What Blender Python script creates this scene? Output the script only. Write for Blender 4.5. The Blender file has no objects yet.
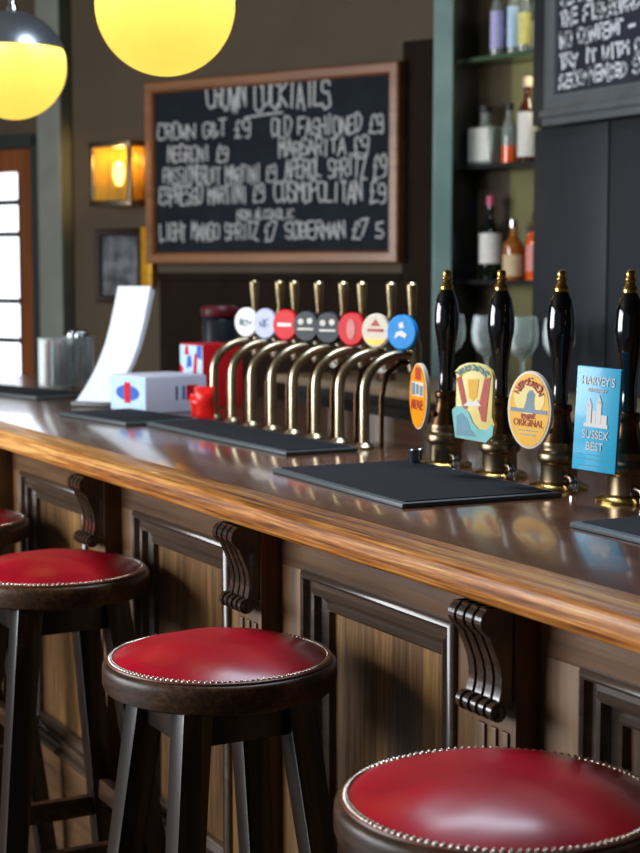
import bpy, bmesh, math, random
from mathutils import Vector, Matrix, noise
random.seed(7)
PI = math.pi
SC = bpy.context.scene
COL = SC.collection

# ------------------------------------------------------------------ camera
FPX = 1600.0
PITCH = math.atan(156/FPX)
YAW = math.atan(870/math.hypot(FPX, 156))
FW = Vector((-math.cos(YAW), math.sin(YAW), 0)); RT = Vector((math.sin(YAW), math.cos(YAW), 0)); UPZ = Vector((0, 0, 1))
FV = FW*math.cos(PITCH) - UPZ*math.sin(PITCH); UV = UPZ*math.cos(PITCH) + FW*math.sin(PITCH)
CAM = Vector((0, 0, 1.44))
def ray(x, y): return RT*(x-320) - UV*(y-426.5) + FV*FPX
def atz(x, y, z): d = ray(x, y); return CAM + d*((z-CAM.z)/d.z)
def aty(x, y, v): d = ray(x, y); return CAM + d*(v/d.y)
def atd(x, y, k): return CAM + ray(x, y)*(k/FPX)
cd = bpy.data.cameras.new('camera'); cam = bpy.data.objects.new('camera', cd); COL.objects.link(cam)
cam.matrix_world = Matrix((( RT.x, UV.x, -FV.x, CAM.x), (RT.y, UV.y, -FV.y, CAM.y), (RT.z, UV.z, -FV.z, CAM.z), (0, 0, 0, 1)))
cd.sensor_fit = 'VERTICAL'; cd.sensor_height = 36; cd.lens = FPX/853*36
cd.clip_start = .05; cd.clip_end = 60
cd.dof.use_dof = True; cd.dof.focus_distance = 2.25; cd.dof.aperture_fstop = cd.lens/1000/.0105
SC.camera = cam

# ------------------------------------------------------------------ materials
def newmat(name):
    m = bpy.data.materials.new(name); m.use_nodes = True
    nt = m.node_tree; b = nt.nodes['Principled BSDF']
    return m, nt, b
def lin(c):
    if isinstance(c, str):
        c = [int(c[i:i+2], 16)/255 for i in (0, 2, 4)]
    f = lambda v: v/12.92 if v <= .04045 else ((v+.055)/1.055)**2.4
    return tuple(f(v) for v in c[:3]) + (1,)
def plain(name, col, rough=.5, metal=0, var=.12, scale=30, bump=0, coat=0, trans=0, ior=1.45, spec=.5):
    m, nt, b = newmat(name)
    b.inputs['Roughness'].default_value = rough; b.inputs['Metallic'].default_value = metal
    b.inputs['Coat Weight'].default_value = coat; b.inputs['Coat Roughness'].default_value = .08
    b.inputs['Transmission Weight'].default_value = trans; b.inputs['IOR'].default_value = ior
    b.inputs['Specular IOR Level'].default_value = spec
    c = lin(col)
    tc = nt.nodes.new('ShaderNodeTexCoord'); n = nt.nodes.new('ShaderNodeTexNoise')
    n.inputs['Scale'].default_value = scale; n.inputs['Detail'].default_value = 4
    nt.links.new(tc.outputs['Object'], n.inputs['Vector'])
    r = nt.nodes.new('ShaderNodeValToRGB')
    r.color_ramp.elements[0].position = .3; r.color_ramp.elements[1].position = .7
    r.color_ramp.elements[0].color = tuple(v*(1-var) for v in c[:3])+(1,)
    r.color_ramp.elements[1].color = tuple(min(1, v*(1+var)) for v in c[:3])+(1,)
    nt.links.new(n.outputs['Fac'], r.inputs['Fac']); nt.links.new(r.outputs['Color'], b.inputs['Base Color'])
    if bump:
        bp = nt.nodes.new('ShaderNodeBump'); bp.inputs['Strength'].default_value = bump; bp.inputs['Distance'].default_value = .004
        nt.links.new(n.outputs['Fac'], bp.inputs['Height']); nt.links.new(bp.outputs['Normal'], b.inputs['Normal'])
    return m
def wood(name, dark, mid, light, axis='X', rough=.35, coat=0, fine=60, coarse=7, bump=.15, stretch=.05, contrast=.22):
    m, nt, b = newmat(name)
    L = nt.links.new; N = nt.nodes.new
    tc = N('ShaderNodeTexCoord'); mp = N('ShaderNodeMapping')
    s = {'X': (stretch, 1, 1), 'Y': (1, stretch, 1), 'Z': (1, 1, stretch)}[axis]
    mp.inputs['Scale'].default_value = s
    L(tc.outputs['Object'], mp.inputs['Vector'])
    n1 = N('ShaderNodeTexNoise'); n1.inputs['Scale'].default_value = coarse; n1.inputs['Detail'].default_value = 3; n1.inputs['Distortion'].default_value = .6
    n2 = N('ShaderNodeTexNoise'); n2.inputs['Scale'].default_value = fine; n2.inputs['Detail'].default_value = 6; n2.inputs['Roughness'].default_value = .65
    L(mp.outputs[0], n1.inputs['Vector']); L(mp.outputs[0], n2.inputs['Vector'])
    mx = N('ShaderNodeMix'); mx.data_type = 'FLOAT'; mx.inputs['Factor'].default_value = .55
    L(n1.outputs['Fac'], mx.inputs['A']); L(n2.outputs['Fac'], mx.inputs['B'])
    r = N('ShaderNodeValToRGB'); e = r.color_ramp.elements
    e[0].position = .5-contrast; e[0].color = lin(dark); e[1].position = .5+contrast; e[1].color = lin(light)
    k = e.new(.5); k.color = lin(mid)
    L(mx.outputs['Result'], r.inputs['Fac']); L(r.outputs['Color'], b.inputs['Base Color'])
    b.inputs['Roughness'].default_value = rough; b.inputs['Coat Weight'].default_value = coat; b.inputs['Coat Roughness'].default_value = .09
    bp = N('ShaderNodeBump'); bp.inputs['Strength'].default_value = bump; bp.inputs['Distance'].default_value = .003
    L(n2.outputs['Fac'], bp.inputs['Height']); L(bp.outputs['Normal'], b.inputs['Normal'])
    return m
def emit(name, col, strength):
    m, nt, b = newmat(name)
    b.inputs['Base Color'].default_value = lin(col); b.inputs['Emission Color'].default_value = lin(col)
    b.inputs['Emission Strength'].default_value = strength
    return m
def glass(name, col, rough=.02):
    m, nt, b = newmat(name)
    b.inputs['Base Color'].default_value = lin(col); b.inputs['Transmission Weight'].default_value = 1
    b.inputs['Roughness'].default_value = rough; b.inputs['IOR'].default_value = 1.45
    return m
def opal(name, col, mixw=.5):
    m, nt, b = newmat(name); L = nt.links.new
    t = nt.nodes.new('ShaderNodeBsdfTranslucent'); t.inputs['Color'].default_value = col
    mx = nt.nodes.new('ShaderNodeMixShader'); mx.inputs[0].default_value = mixw
    b.inputs['Base Color'].default_value = col; b.inputs['Roughness'].default_value = .15
    L(b.outputs[0], mx.inputs[1]); L(t.outputs[0], mx.inputs[2])
    L(mx.outputs[0], nt.nodes['Material Output'].inputs['Surface'])
    return m

M = {}
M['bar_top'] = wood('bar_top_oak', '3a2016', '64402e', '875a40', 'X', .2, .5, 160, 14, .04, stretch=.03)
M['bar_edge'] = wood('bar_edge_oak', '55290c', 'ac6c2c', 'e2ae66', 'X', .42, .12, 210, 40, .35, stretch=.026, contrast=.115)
M['bar_frame'] = wood('bar_frame_oak', '33231a' , '5a412a', '7a5a3a', 'X', .42, .1, 50, 8, .2)
M['bar_stile'] = wood('bar_stile_oak', '372616', '614528', '85643c', 'Z', .45, .0, 50, 8, .2)
M['bar_panel'] = wood('bar_panel_oak', '32210f', '66482a', '94703f', 'Z', .42, .1, 110, 9, .3, contrast=.15)
M['bar_mould'] = wood('bar_moulding_oak', '211812', '3f3126', '5c4b3c', 'X', .3, .25, 50, 8, .1)
M['corbel'] = wood('corbel_oak', '1d140f', '382a20', '543f31', 'Z', .22, .5, 50, 8, .1)
M['stool_dark'] = wood('stool_leg_wood', '0c0807', '17100e', '221915', 'Z', .3, .4, 50, 8, .1)
M['stool_rim'] = wood('stool_rim_wood', '20140c', '412c1d', '6e4c30', 'X', .4, .15, 130, 16, .2, stretch=.12, contrast=.16)
M['leather'] = plain('red_leather', 'b80d26', .30, 0, .14, 14, .04, .15, spec=.22)
M['welt'] = plain('welt_leather', '6b3a26', .4, 0, .15, 60)
M['stud'] = plain('stud_nickel', 'd8c9bb', .22, 1, .1, 300)
M['brass'] = plain('aged_brass', '82725a', .3, 1, .25, 25)
M['brass_dark'] = plain('dark_brass', '5c4430', .3, 1, .3, 25)
M['brass_bright'] = plain('bright_brass', 'bd9a58', .24, 1, .15, 40)
M['tap_metal'] = plain('antique_tap_metal', 'a89a80', .32, 1, .25, 30)
M['tap_handle'] = plain('tap_handle_metal', 'b8a880', .32, 1, .2, 30)
M['black_gloss'] = plain('black_glossy_handle', '06060a', .08, 0, .1, 30, 0, .8)
M['chrome'] = plain('chrome', 'b8bcc2', .1, 1, .05, 20)
M['dome'] = plain('satin_chrome_dome', '9aa0a8', .3, .85, .05, 20)
M['rubber'] = plain('rubber_mat', '202127', .8, 0, .25, 260, .35, spec=.2)
M['rubber_edge'] = plain('rubber_edge_highlight', '4a5256', .42, 0, .15, 200, .2)  # paler than the mat surface: edge highlight put into the colour
M['wall'] = plain('olive_wall_paint', '4a3c28', .7, 0, .12, 4)
M['wall_shade'] = plain('painted_wall_shade', '20150d', .85, 0, .2, 8, spec=.15)  # dark tone standing for shade below and beside the cocktail chalkboard
M['pilaster'] = plain('sage_pilaster', '71756a', .6, 0, .12, 6)
M['teal'] = plain('teal_column', '6f8a86', .35, 0, .15, 6)
M['reveal'] = plain('dark_reveal', '1d1e1d', .6, 0, .1, 8)
M['door_wood'] = wood('door_oak', '4a2408', '7a4010', '93541a', 'Z', .35, .3, 40, 8, .1)
M['ceiling'] = plain('ceiling_paint', '5a5247', .8, 0, .1, 3)
M['floor'] = wood('floor_oak', '2a1f17', '4a3828', '5e4936', 'X', .4, .2, 40, 5, .1)
M['slate'] = plain('slate_board', '151b24', .75, 0, .25, 9, spec=.2)
M['slate_grey'] = plain('slate_board_grey', '262833', .7, 0, .2, 9, spec=.25)
M['chalk'] = plain('chalk', 'b4b4b4', .9, 0, .15, 200)
M['chalk_bright'] = plain('bright_chalk', 'd0d2d6', .9, 0, .12, 200)
M['board_frame'] = wood('board_frame_pine', '5a3418', '85532c', 'a06a3c', 'X', .4, .1, 40, 9, .1)
M['grey_frame'] = plain('grey_painted_frame', '54585a', .45, 0, .1, 12)
M['cab'] = plain('charcoal_cabinet_paint', '23272c', .45, 0, .12, 6)
M['cab_dark'] = plain('black_cabinet_paint', '0c0e11', .5, 0, .1, 6)
M['shelf_black'] = plain('black_shelf', '1a1a1b', .35, 0, .1, 10)
M['shelf_glass'] = plain('green_glass_shelf', '5f7a58', .12, 0, .1, 10, trans=.5)
M['shelf_back'] = plain('olive_shelf_back', '6a663c', .6, 0, .15, 5)
M['counter_edge'] = plain('counter_pale_edge', '8a7358', .35, 0, .2, 20)
M['counter'] = plain('back_counter_dark', '17140f', .4, 0, .2, 10)
M['white_paper'] = plain('white_paper', 'dfe4ea', .7, 0, .03, 20)
M['white_card'] = plain('white_card', 'cfd0e2', .5, 0, .03, 20)
M['pale_blue'] = plain('pale_blue_card', 'b9d6ec', .5, 0, .08, 30)
M['red_card'] = plain('red_card', 'c8141c', .4, 0, .08, 30)
M['red_plastic'] = plain('red_packet', 'd81a12', .3, 0, .2, 40)
M['dark_red'] = plain('dark_red_lid', '5a0c16', .4, 0, .1, 30)
M['blue_ink'] = plain('blue_print', '3560b8', .5, 0, .1, 60)
M['navy'] = plain('navy_print', '28304f', .5, 0, .1, 60)
M['cyan'] = plain('cyan_clip', '2cb2dd', .35, 0, .05, 30, 0, .2)
M['sky_blue'] = plain('blue_badge', '1f94e4', .45, 0, .12, 40, spec=.25)
M['white'] = plain('white_enamel', 'e6e4e0', .3, 0, .04, 40, spec=.25)
M['lavender'] = plain('lavender_badge', 'b9bede', .3, 0, .08, 40, spec=.25)
M['red'] = plain('red_badge', 'd8141e', .45, 0, .08, 40, spec=.25)
M['charcoal'] = plain('charcoal_badge', '1e222a', .4, 0, .15, 60, spec=.25)
M['cream'] = plain('cream_badge', 'ddd3c0', .35, 0, .06, 40, spec=.25)
M['yellow'] = plain('yellow_clip', 'f0b429', .35, 0, .08, 40, spec=.25)
M['pale_yellow'] = plain('pale_yellow_clip', 'f2dd8a', .35, 0, .06, 40, spec=.25)
M['orange'] = plain('orange_clip', 'ea9410', .35, 0, .1, 40, spec=.25)
M['teal_wave'] = plain('teal_wave_clip', '7cc4c4', .35, 0, .1, 40, spec=.25)
M['slate_blue'] = plain('slate_blue_clip', '4f8a9c', .4, 0, .1, 40)
M['brick_red'] = plain('brick_red_print', 'b63a1c', .5, 0, .1, 60)
M['grey_blue'] = plain('grey_blue_print', '6f8795', .5, 0, .1, 60)
M['photo'] = plain('monochrome_photo', '5c5e62', .4, 0, .85, 16)
M['gilt'] = plain('gilt_wood', 'c89018', .35, .3, .15, 30)
M['frame_dark'] = plain('dark_red_brown_frame', '2a140e', .35, 0, .15, 20)
M['opal'] = opal('opal_glass_shade', (1.0, .78, .21, 1), .95)
def thin(name, tint, gloss, body=None, bw=0):
    m, nt, b = newmat(name); L = nt.links.new; N = nt.nodes.new
    t = N('ShaderNodeBsdfTransparent'); t.inputs[0].default_value = tint
    b.inputs['Base Color'].default_value = body or (.9, .95, .95, 1); b.inputs['Roughness'].default_value = .04
    fr = N('ShaderNodeFresnel'); fr.inputs[0].default_value = 1.5
    ad = N('ShaderNodeMath'); ad.operation = 'MULTIPLY_ADD'; ad.inputs[1].default_value = gloss; ad.inputs[2].default_value = bw; ad.use_clamp = True
    L(fr.outputs[0], ad.inputs[0])
    mx = N('ShaderNodeMixShader'); L(ad.outputs[0], mx.inputs[0]); L(t.outputs[0], mx.inputs[1]); L(b.outputs[0], mx.inputs[2])
    L(mx.outputs[0], nt.nodes['Material Output'].inputs['Surface']); return m
M['amber'] = thin('amber_lantern_glass', (1, .90, .66, 1), .5, lin('c8a850'), .16)
M['bulb'] = emit('lit_bulb', 'ffdc98', 14)
M['added_ring'] = emit('added_ring_glow', 'fff0c8', 3)  # glow for the ring added inside the globes
M['day'] = emit('daylight_pane', 'f2f6ff', 1.6)
M['clear'] = thin('clear_glass', (.93, .96, .95, 1), .9, lin('e8eeee'), .06)
M['gl_dark'] = plain('dark_bottle_glass', '0c120c', .06, 0, .1, 20, 0, .5)
M['gl_clear'] = plain('pale_bottle_glass', 'b8c0b8', .08, 0, .08, 20, 0, .5, trans=.6)
M['gl_amber'] = plain('amber_spirit', 'a85f1c', .08, 0, .15, 20, 0, .5, trans=.3)
M['gl_orange'] = plain('orange_spirit', 'e0571a', .08, 0, .1, 20, 0, .5)
M['gl_brown'] = plain('brown_spirit', '4a1f10', .08, 0, .1, 20, 0, .5)
M['lab_white'] = plain('white_label', 'd8d4cc', .6, 0, .08, 60)
M['lab_yellow'] = plain('yellow_label', 'd6cf7c', .6, 0, .1, 60)
M['lab_lilac'] = plain('lilac_label', 'b3aedc', .6, 0, .1, 60)
M['lab_cream'] = plain('cream_label', 'c8ad84', .6, 0, .12, 60)
M['lab_pink'] = plain('pink_label', 'd98a80', .6, 0, .1, 60)
M['cap_pink'] = plain('pink_capsule', 'b84a6a', .4, 0, .1, 60)
M['cap_dark'] = plain('dark_cap', '1d1a1a', .4, 0, .1, 60)
M['cap_cream'] = plain('cream_cap', 'd0b898', .4, 0, .1, 60)

M['leather'].node_tree.nodes['Principled BSDF'].inputs['Coat Roughness'].default_value = .2
for k in ('bar_frame', 'bar_stile', 'bar_panel', 'bar_edge', 'stool_rim'):
    M[k].node_tree.nodes['Principled BSDF'].inputs['Specular IOR Level'].default_value = .28
    if k != 'bar_edge': M[k].node_tree.nodes['Principled BSDF'].inputs['Coat Weight'].default_value = .03

# ------------------------------------------------------------------ mesh helpers
I4 = Matrix.Identity(4)
def T(x=0, y=0, z=0): return Matrix.Translation((x, y, z))
def R(a, ax='Z'): return Matrix.Rotation(a, 4, ax)
def BM(): return bmesh.new()
def quad(bm, vs):
    try: bm.faces.new(vs)
    except ValueError: pass
def merge(bm, other, X=I4):
    me = bpy.data.meshes.new('tmp'); other.to_mesh(me); other.free()
    me.transform(X); bm.from_mesh(me); bpy.data.meshes.remove(me)
def box(bm, x0, x1, y0, y1, z0, z1, bev=0, X=I4, seg=2):
    b = bmesh.new()
    v = [b.verts.new((x, y, z)) for x in (x0, x1) for y in (y0, y1) for z in (z0, z1)]
    for f in ((0, 1, 3, 2), (4, 6, 7, 5), (0, 4, 5, 1), (2, 3, 7, 6), (0, 2, 6, 4), (1, 5, 7, 3)): b.faces.new([v[i] for i in f])
    bmesh.ops.recalc_face_normals(b, faces=b.faces)
    if bev: bmesh.ops.bevel(b, geom=b.edges[:], offset=bev, segments=seg, affect='EDGES', profile=.6)
    merge(bm, b, X)
def hexa(bm, bot, top, bev=0, seg=2):
    b = bmesh.new()
    lo = [b.verts.new(p) for p in bot]; hi = [b.verts.new(p) for p in top]; n = len(lo)
    b.faces.new(lo[::-1]); b.faces.new(hi)
    for i in range(n): b.faces.new((lo[i], lo[(i+1) % n], hi[(i+1) % n], hi[i]))
    bmesh.ops.recalc_face_normals(b, faces=b.faces)
    if bev: bmesh.ops.bevel(b, geom=b.edges[:], offset=bev, segments=seg, affect='EDGES', profile=.6)
    merge(bm, b)
def lathe(bm, prof, seg=36, X=I4):
    b = bmesh.new(); rings = []
    for r, z in prof:
        if r <= 1e-6: rings.append([b.verts.new((0, 0, z))])
        else: rings.append([b.verts.new((r*math.cos(2*PI*i/seg), r*math.sin(2*PI*i/seg), z)) for i in range(seg)])
    for A, B in zip(rings, rings[1:]):
        for i in range(seg):
            j = (i+1) % seg
            vs = [A[i % len(A)], A[j % len(A)], B[j % len(B)], B[i % len(B)]]
            u = []
            for v in vs:
                if v not in u: u.append(v)
            if len(u) > 2: quad(b, u)
    for k in (0, -1):
        if len(rings[k]) > 1 and rings[k] is not rings[-1-k] : quad(b, rings[k] if k else rings[k][::-1])
    bmesh.ops.recalc_face_normals(b, faces=b.faces)
    merge(bm, b, X)
def shell(bm, prof, seg=36, X=I4):            # open lathe, no caps
    b = bmesh.new(); rings = []
    for r, z in prof:
        if r <= 1e-6: rings.append([b.verts.new((0, 0, z))])
        else: rings.append([b.verts.new((r*math.cos(2*PI*i/seg), r*math.sin(2*PI*i/seg), z)) for i in range(seg)])
    for A, B in zip(rings, rings[1:]):
        for i in range(seg):
            j = (i+1) % seg; u = []
            for v in [A[i % len(A)], A[j % len(A)], B[j % len(B)], B[i % len(B)]]:
                if v not in u: u.append(v)
            if len(u) > 2: quad(b, u)
    bmesh.ops.recalc_face_normals(b, faces=b.faces)
    merge(bm, b, X)
def tube(bm, pts, rad, seg=14, X=I4):
    pts = [Vector(p) for p in pts]; b = bmesh.new(); rings = []
    n = len(pts); prev = None
    for i, p in enumerate(pts):
        t = (pts[min(i+1, n-1)]-pts[max(i-1, 0)]).normalized()
        if prev is None:
            a = Vector((1, 0, 0)) if abs(t.x) < .9 else Vector((0, 1, 0))
            u = (a - t*a.dot(t)).normalized()
        else: u = (prev - t*prev.dot(t)).normalized()
        prev = u; w = t.cross(u); r = rad[i] if isinstance(rad, (list, tuple)) else rad
        rings.append([b.verts.new(p + (u*math.cos(2*PI*k/seg) + w*math.sin(2*PI*k/seg))*r) for k in range(seg)])
    for A, B in zip(rings, rings[1:]):
        for k in range(seg): b.faces.new((A[k], A[(k+1) % seg], B[(k+1) % seg], B[k]))
    b.faces.new(rings[0][::-1]); b.faces.new(rings[-1])
    bmesh.ops.recalc_face_normals(b, faces=b.faces)
    merge(bm, b, X)
def prism(bm, poly, y0, y1, X=I4, bev=0):     # polygon in (x, z), extruded along y
    b = bmesh.new()
    A = [b.verts.new((x, y0, z)) for x, z in poly]; B = [b.verts.new((x, y1, z)) for x, z in poly]
    n = len(A); b.faces.new(A); b.faces.new(B[::-1])
    for i in range(n): b.faces.new((A[i], B[i], B[(i+1) % n], A[(i+1) % n]))
    bmesh.ops.recalc_face_normals(b, faces=b.faces)
    if bev:
        es = [e for e in b.edges if abs(e.verts[0].co.y-e.verts[1].co.y) < 1e-9]
        bmesh.ops.bevel(b, geom=es, offset=bev, segments=2, affect='EDGES', profile=.6)
    merge(bm, b, X)
def sweep_x(bm, prof, x0, x1, X=I4, nx=1):    # profile in (y, z), extruded along x, closed
    b = bmesh.new()
    rows = [[b.verts.new((x0+(x1-x0)*k/nx, y, z)) for y, z in prof] for k in range(nx+1)]
    n = len(prof)
    for P, Q in zip(rows, rows[1:]):
        for i in range(n): b.faces.new((P[i], P[(i+1) % n], Q[(i+1) % n], Q[i]))
    b.faces.new(rows[0]); b.faces.new(rows[-1][::-1])
    bmesh.ops.recalc_face_normals(b, faces=b.faces)
    merge(bm, b, X)
def ring_frame(bm, x0, x1, z0, z1, prof, X=I4, close=True):  # mitred rectangle, prof = (inset, y)
    b = bmesh.new(); rings = []
    for i, y in prof:
        rings.append([b.verts.new(p) for p in ((x0+i, y, z0+i), (x1-i, y, z0+i), (x1-i, y, z1-i), (x0+i, y, z1-i))])
    m = len(rings)
    for k in range(m if close else m-1):
        A, B = rings[k], rings[(k+1) % m]
        for j in range(4): quad(b, (A[j], A[(j+1) % 4], B[(j+1) % 4], B[j]))
    bmesh.ops.recalc_face_normals(b, faces=b.faces)
    merge(bm, b, X)
def finish(name, bm, mat, parent=None, smooth=40, X=None):
    me = bpy.data.meshes.new(name)
    if X is not None: bm.transform(X)
    bm.to_mesh(me); bm.free()
    me.materials.append(M[mat] if isinstance(mat, str) else mat)
    if smooth:
        me.polygons.foreach_set('use_smooth', [True]*len(me.polygons))
        me.set_sharp_from_angle(angle=math.radians(smooth))
    o = bpy.data.objects.new(name, me); COL.objects.link(o)
    if parent: o.parent = parent
    return o
def tag(o, label, cat, group=None, kind=None):
    if label: o['label'] = label
    if cat: o['category'] = cat
    if group: o['group'] = group
    if kind: o['kind'] = kind
    return o
def thing(name, loc, label, cat, rz=0, group=None):
    o = bpy.data.objects.new(name, None); COL.objects.link(o); o.empty_display_size = .05
    o.location = loc; o.rotation_euler = (0, 0, rz)
    return tag(o, label, cat, group)
def part(name, bm, mat, parent, label=None, smooth=40, X=None):
    o = finish(name, bm, mat, parent, smooth, X)
    if label: o['label'] = label
    return o
def struct(name, bm, mat, parent=None, smooth=0):
    o = finish(name, bm, mat, parent, smooth)
    if not parent: o['kind'] = 'structure'
    return o
def kids(o): return [c for c in list(o.children)]
def copy_tree(o, parent=None):
    c = o.copy(); COL.objects.link(c)
    if parent is not None: c.parent = parent
    for ch in kids(o): copy_tree(ch, c)
    return c

# lettering -------------------------------------------------------------
GLY = {'A': '00 26 40|12 32', 'B': '00 06 36 45 33 03|33 42 41 30 00', 'C': '45 36 16 05 01 10 30 41', 'D': '00 06 26 44 42 20 00',
 'E': '40 00 06 46|03 33', 'F': '00 06 46|03 33', 'G': '45 36 16 05 01 10 30 41 43 23', 'H': '00 06|40 46|03 43', 'I': '20 26',
 'J': '01 10 20 31 36', 'K': '00 06|46 03 40', 'L': '06 00 40', 'M': '00 06 23 46 40', 'N': '00 06 40 46', 'O': '10 01 05 16 36 45 41 30 10',
 'P': '00 06 36 45 44 33 03', 'Q': '10 01 05 16 36 45 41 30 10|22 40', 'R': '00 06 36 45 44 33 03|23 40', 'S': '45 36 16 05 04 13 33 42 41 30 10 01',
 'T': '20 26|06 46', 'U': '06 01 10 30 41 46', 'V': '06 20 46', 'W': '06 10 23 30 46', 'X': '00 46|06 40', 'Y': '06 23 46|23 20', 'Z': '06 46 00 40',
 '&': '40 05 16 25 01 10 20 42', '£': '40 00 11 15 26 36 45|03 23', '9': '10 30 41 45 36 16 05 04 13 43', '7': '06 46 10', '5': '46 06 03 33 42 41 30 00',
 '8': '13 04 05 16 36 45 44 33 13 02 01 10 30 41 42 33', '0': '10 01 05 16 36 45 41 30 10', '.': '10 11', '/': '00 46', "'": '26 24', '-': '03 43', '+': '03 43|21 25'}
def chalk(text, x0, x1, z0, h, w, y=-.001, slope=0, jit=.35, X=I4, adv=5.6):
    """hand-drawn letters as thin ribbons lying on the board (local x right, z up)"""
    b = bmesh.new(); n = len(text); cw = (x1-x0)/max(1, (n-1)*adv+4)
    for k, ch in enumerate(text):
        g = GLY.get(ch)
        if not g: continue
        dz = random.uniform(-.08, .08)*h; sc = random.uniform(.9, 1.08)
        for st in g.split('|'):
            P = []
            for q in st.split():
                px = int(q[0])+random.uniform(-jit, jit); pz = int(q[1])+random.uniform(-jit, jit)
                x = x0+(k*adv+px)*cw; P.append(Vector((x, 0, z0+dz+pz/6*h*sc+slope*(x-x0))))
            for A, B in zip(P, P[1:]):
                d = B-A
                if d.length < 1e-6: continue
                d.normalize(); s = Vector((-d.z, 0, d.x))*w/2; e = d*w*.35
                c = [A-e-s, B+e-s, B+e+s, A-e+s]
                lo = [b.verts.new((p.x, y, p.z)) for p in c]; hi = [b.verts.new((p.x, y-.0012, p.z)) for p in c]
                b.faces.new(hi)
                for i in range(4): b.faces.new((lo[i], lo[(i+1) % 4], hi[(i+1) % 4], hi[i]))
    bmesh.ops.recalc_face_normals(b, faces=b.faces)
    out = bmesh.new(); merge(out, b, X); return out
def chalk_words(text, x0, x1, z0, h, w, parent, y, slope, jit, adv, mat='chalk'):
    n = len(text); cw = (x1-x0)/max(1, (n-1)*adv+4); k = 0
    for word in text.split(' '):
        if word:
            a = x0+k*adv*cw; e = a+((len(word)-1)*adv+4)*cw
            part('chalk_writing', chalk(word, a, e, z0+slope*(a-x0), h, w, y, slope, jit, I4, adv), mat, parent, None, 0)
        k += len(word)+1
def type_bm(text, size, thick=.0004, width=None, X=I4):
    """printed lettering, centred, local x right, z up, facing -y"""
    cu = bpy.data.curves.new('t', 'FONT'); cu.body = text; cu.size = size; cu.align_x = 'CENTER'; cu.align_y = 'CENTER'; cu.extrude = thick; cu.resolution_u = 3
    ob = bpy.data.objects.new('t', cu); COL.objects.link(ob)
    dg = bpy.context.evaluated_depsgraph_get(); me = bpy.data.meshes.new_from_object(ob.evaluated_get(dg))
    bpy.data.objects.remove(ob); bpy.data.curves.remove(cu)
    b = bmesh.new(); b.from_mesh(me); bpy.data.meshes.remove(me)
    if width:
        xs = [v.co.x for v in b.verts]; k = width/max(1e-6, max(xs)-min(xs))
        for v in b.verts: v.co.x *= k
    b.transform(R(PI/2, 'X')); out = bmesh.new(); merge(out, b, X); return out
def ell(rx, rz, n=40, cx=0, cz=0): return [(cx+rx*math.cos(2*PI*i/n), cz+rz*math.sin(2*PI*i/n)) for i in range(n)]

# ------------------------------------------------------------------ room
ZT = 1.08                                   # worktop height
b = BM(); box(b, -9, 3, -3, 7, -.05, 0); struct('floor', b, 'floor')
b = BM(); box(b, -9, 3, -3, 7, 2.95, 3.0); struct('ceiling', b, 'ceiling')
b = BM(); box(b, 3, 3.1, -3, 7, 0, 2.95); struct('wall_right', b, 'wall')
b = BM(); box(b, -9.1, -9, -3, 7, 0, 2.95); struct('wall_left', b, 'wall')
WA = Vector((-6.42, 2.65, 0)); WR = math.atan2(.448, .894)
WE = Vector((math.cos(WR), math.sin(WR), 0)); WN = Vector((math.sin(WR), -math.cos(WR), 0))
def wpos(t, off=0, z=0): p = WA + WE*t + WN*off; return (p.x, p.y, z)
WX = T(*wpos(0)) @ R(WR)                    # wall frame: x along, -y into the room
def wall_hit(px, py, off=0):
    d = ray(px, py); A = WA+WN*off; P = CAM + d*((A-CAM).dot(WN)/d.dot(WN)); return (P-A).dot(WE), P.z
b = BM()
box(b, -.63, 1.75, 0, .1, 0, 2.95, 0, WX); box(b, -1.75, -.63, 0, .1, 2.03, 2.95, 0, WX); box(b, -2.6, -1.75, 0, .1, 0, 2.95, 0, WX)
struct('wall_back', b, 'wall')
# door in the back wall
b = BM(); ring_frame(b, -1.72, -.655, 0, 1.985, [(0, -.03), (0, .03), (.1, .03), (.1, -.03)], WX)
door = struct('door_1', b, 'door_wood')
b = BM()
for x in (-1.62, -1.2, -.775): box(b, x-.012, x+.012, -.012, .02, .1, 1.9, .003, WX)
for z in (.62, 1.12, 1.30, 1.605, 1.75): box(b, -1.63, -.76, -.012, .02, z-.012, z+.012, .003, WX)
part('glazing_bars', b, 'frame_dark', door)
b = BM(); box(b, -1.63, -.765, .022, .028, .09, 1.9, 0, WX); part('glass_panes', b, 'day', door)
b = BM(); box(b, -.665, -.598, -.05, 0, 0, 2.04, .004, WX); box(b, -1.75, -.598, -.05, 0, 1.988, 2.05, .004, WX); struct('trim_1', b, 'reveal')
b = BM(); box(b, -.598, -.455, -.075, 0, 0, 2.95, .01, WX); box(b, -.608, -.445, -.09, 0, 0, .2, .01, WX); struct('trim_2', b, 'pilaster')
b = BM(); box(b, 1.285, 1.44, -.03, 0, 0, 2.3, .006, WX); struct('trim_3', b, 'wall_shade')  # dark board added to stand for the dark gap beside the chalkboard
p = atd(443, 100, 5.75); b = BM(); box(b, -.035, .035, -.02, .02, 0, 2.95, .006, T(p.x, p.y, 0) @ R(math.radians(58))); struct('trim_4', b, 'teal')
b = BM(); box(b, .06, 1.285, -.02, 0, 0, 1.40, .005, WX); box(b, .06, 1.285, -.035, 0, 1.40, 1.43, .004, WX); struct('trim_5', b, 'wall_shade')  # dark facing added below the chalkboard; its colour stands for wall shading

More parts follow.
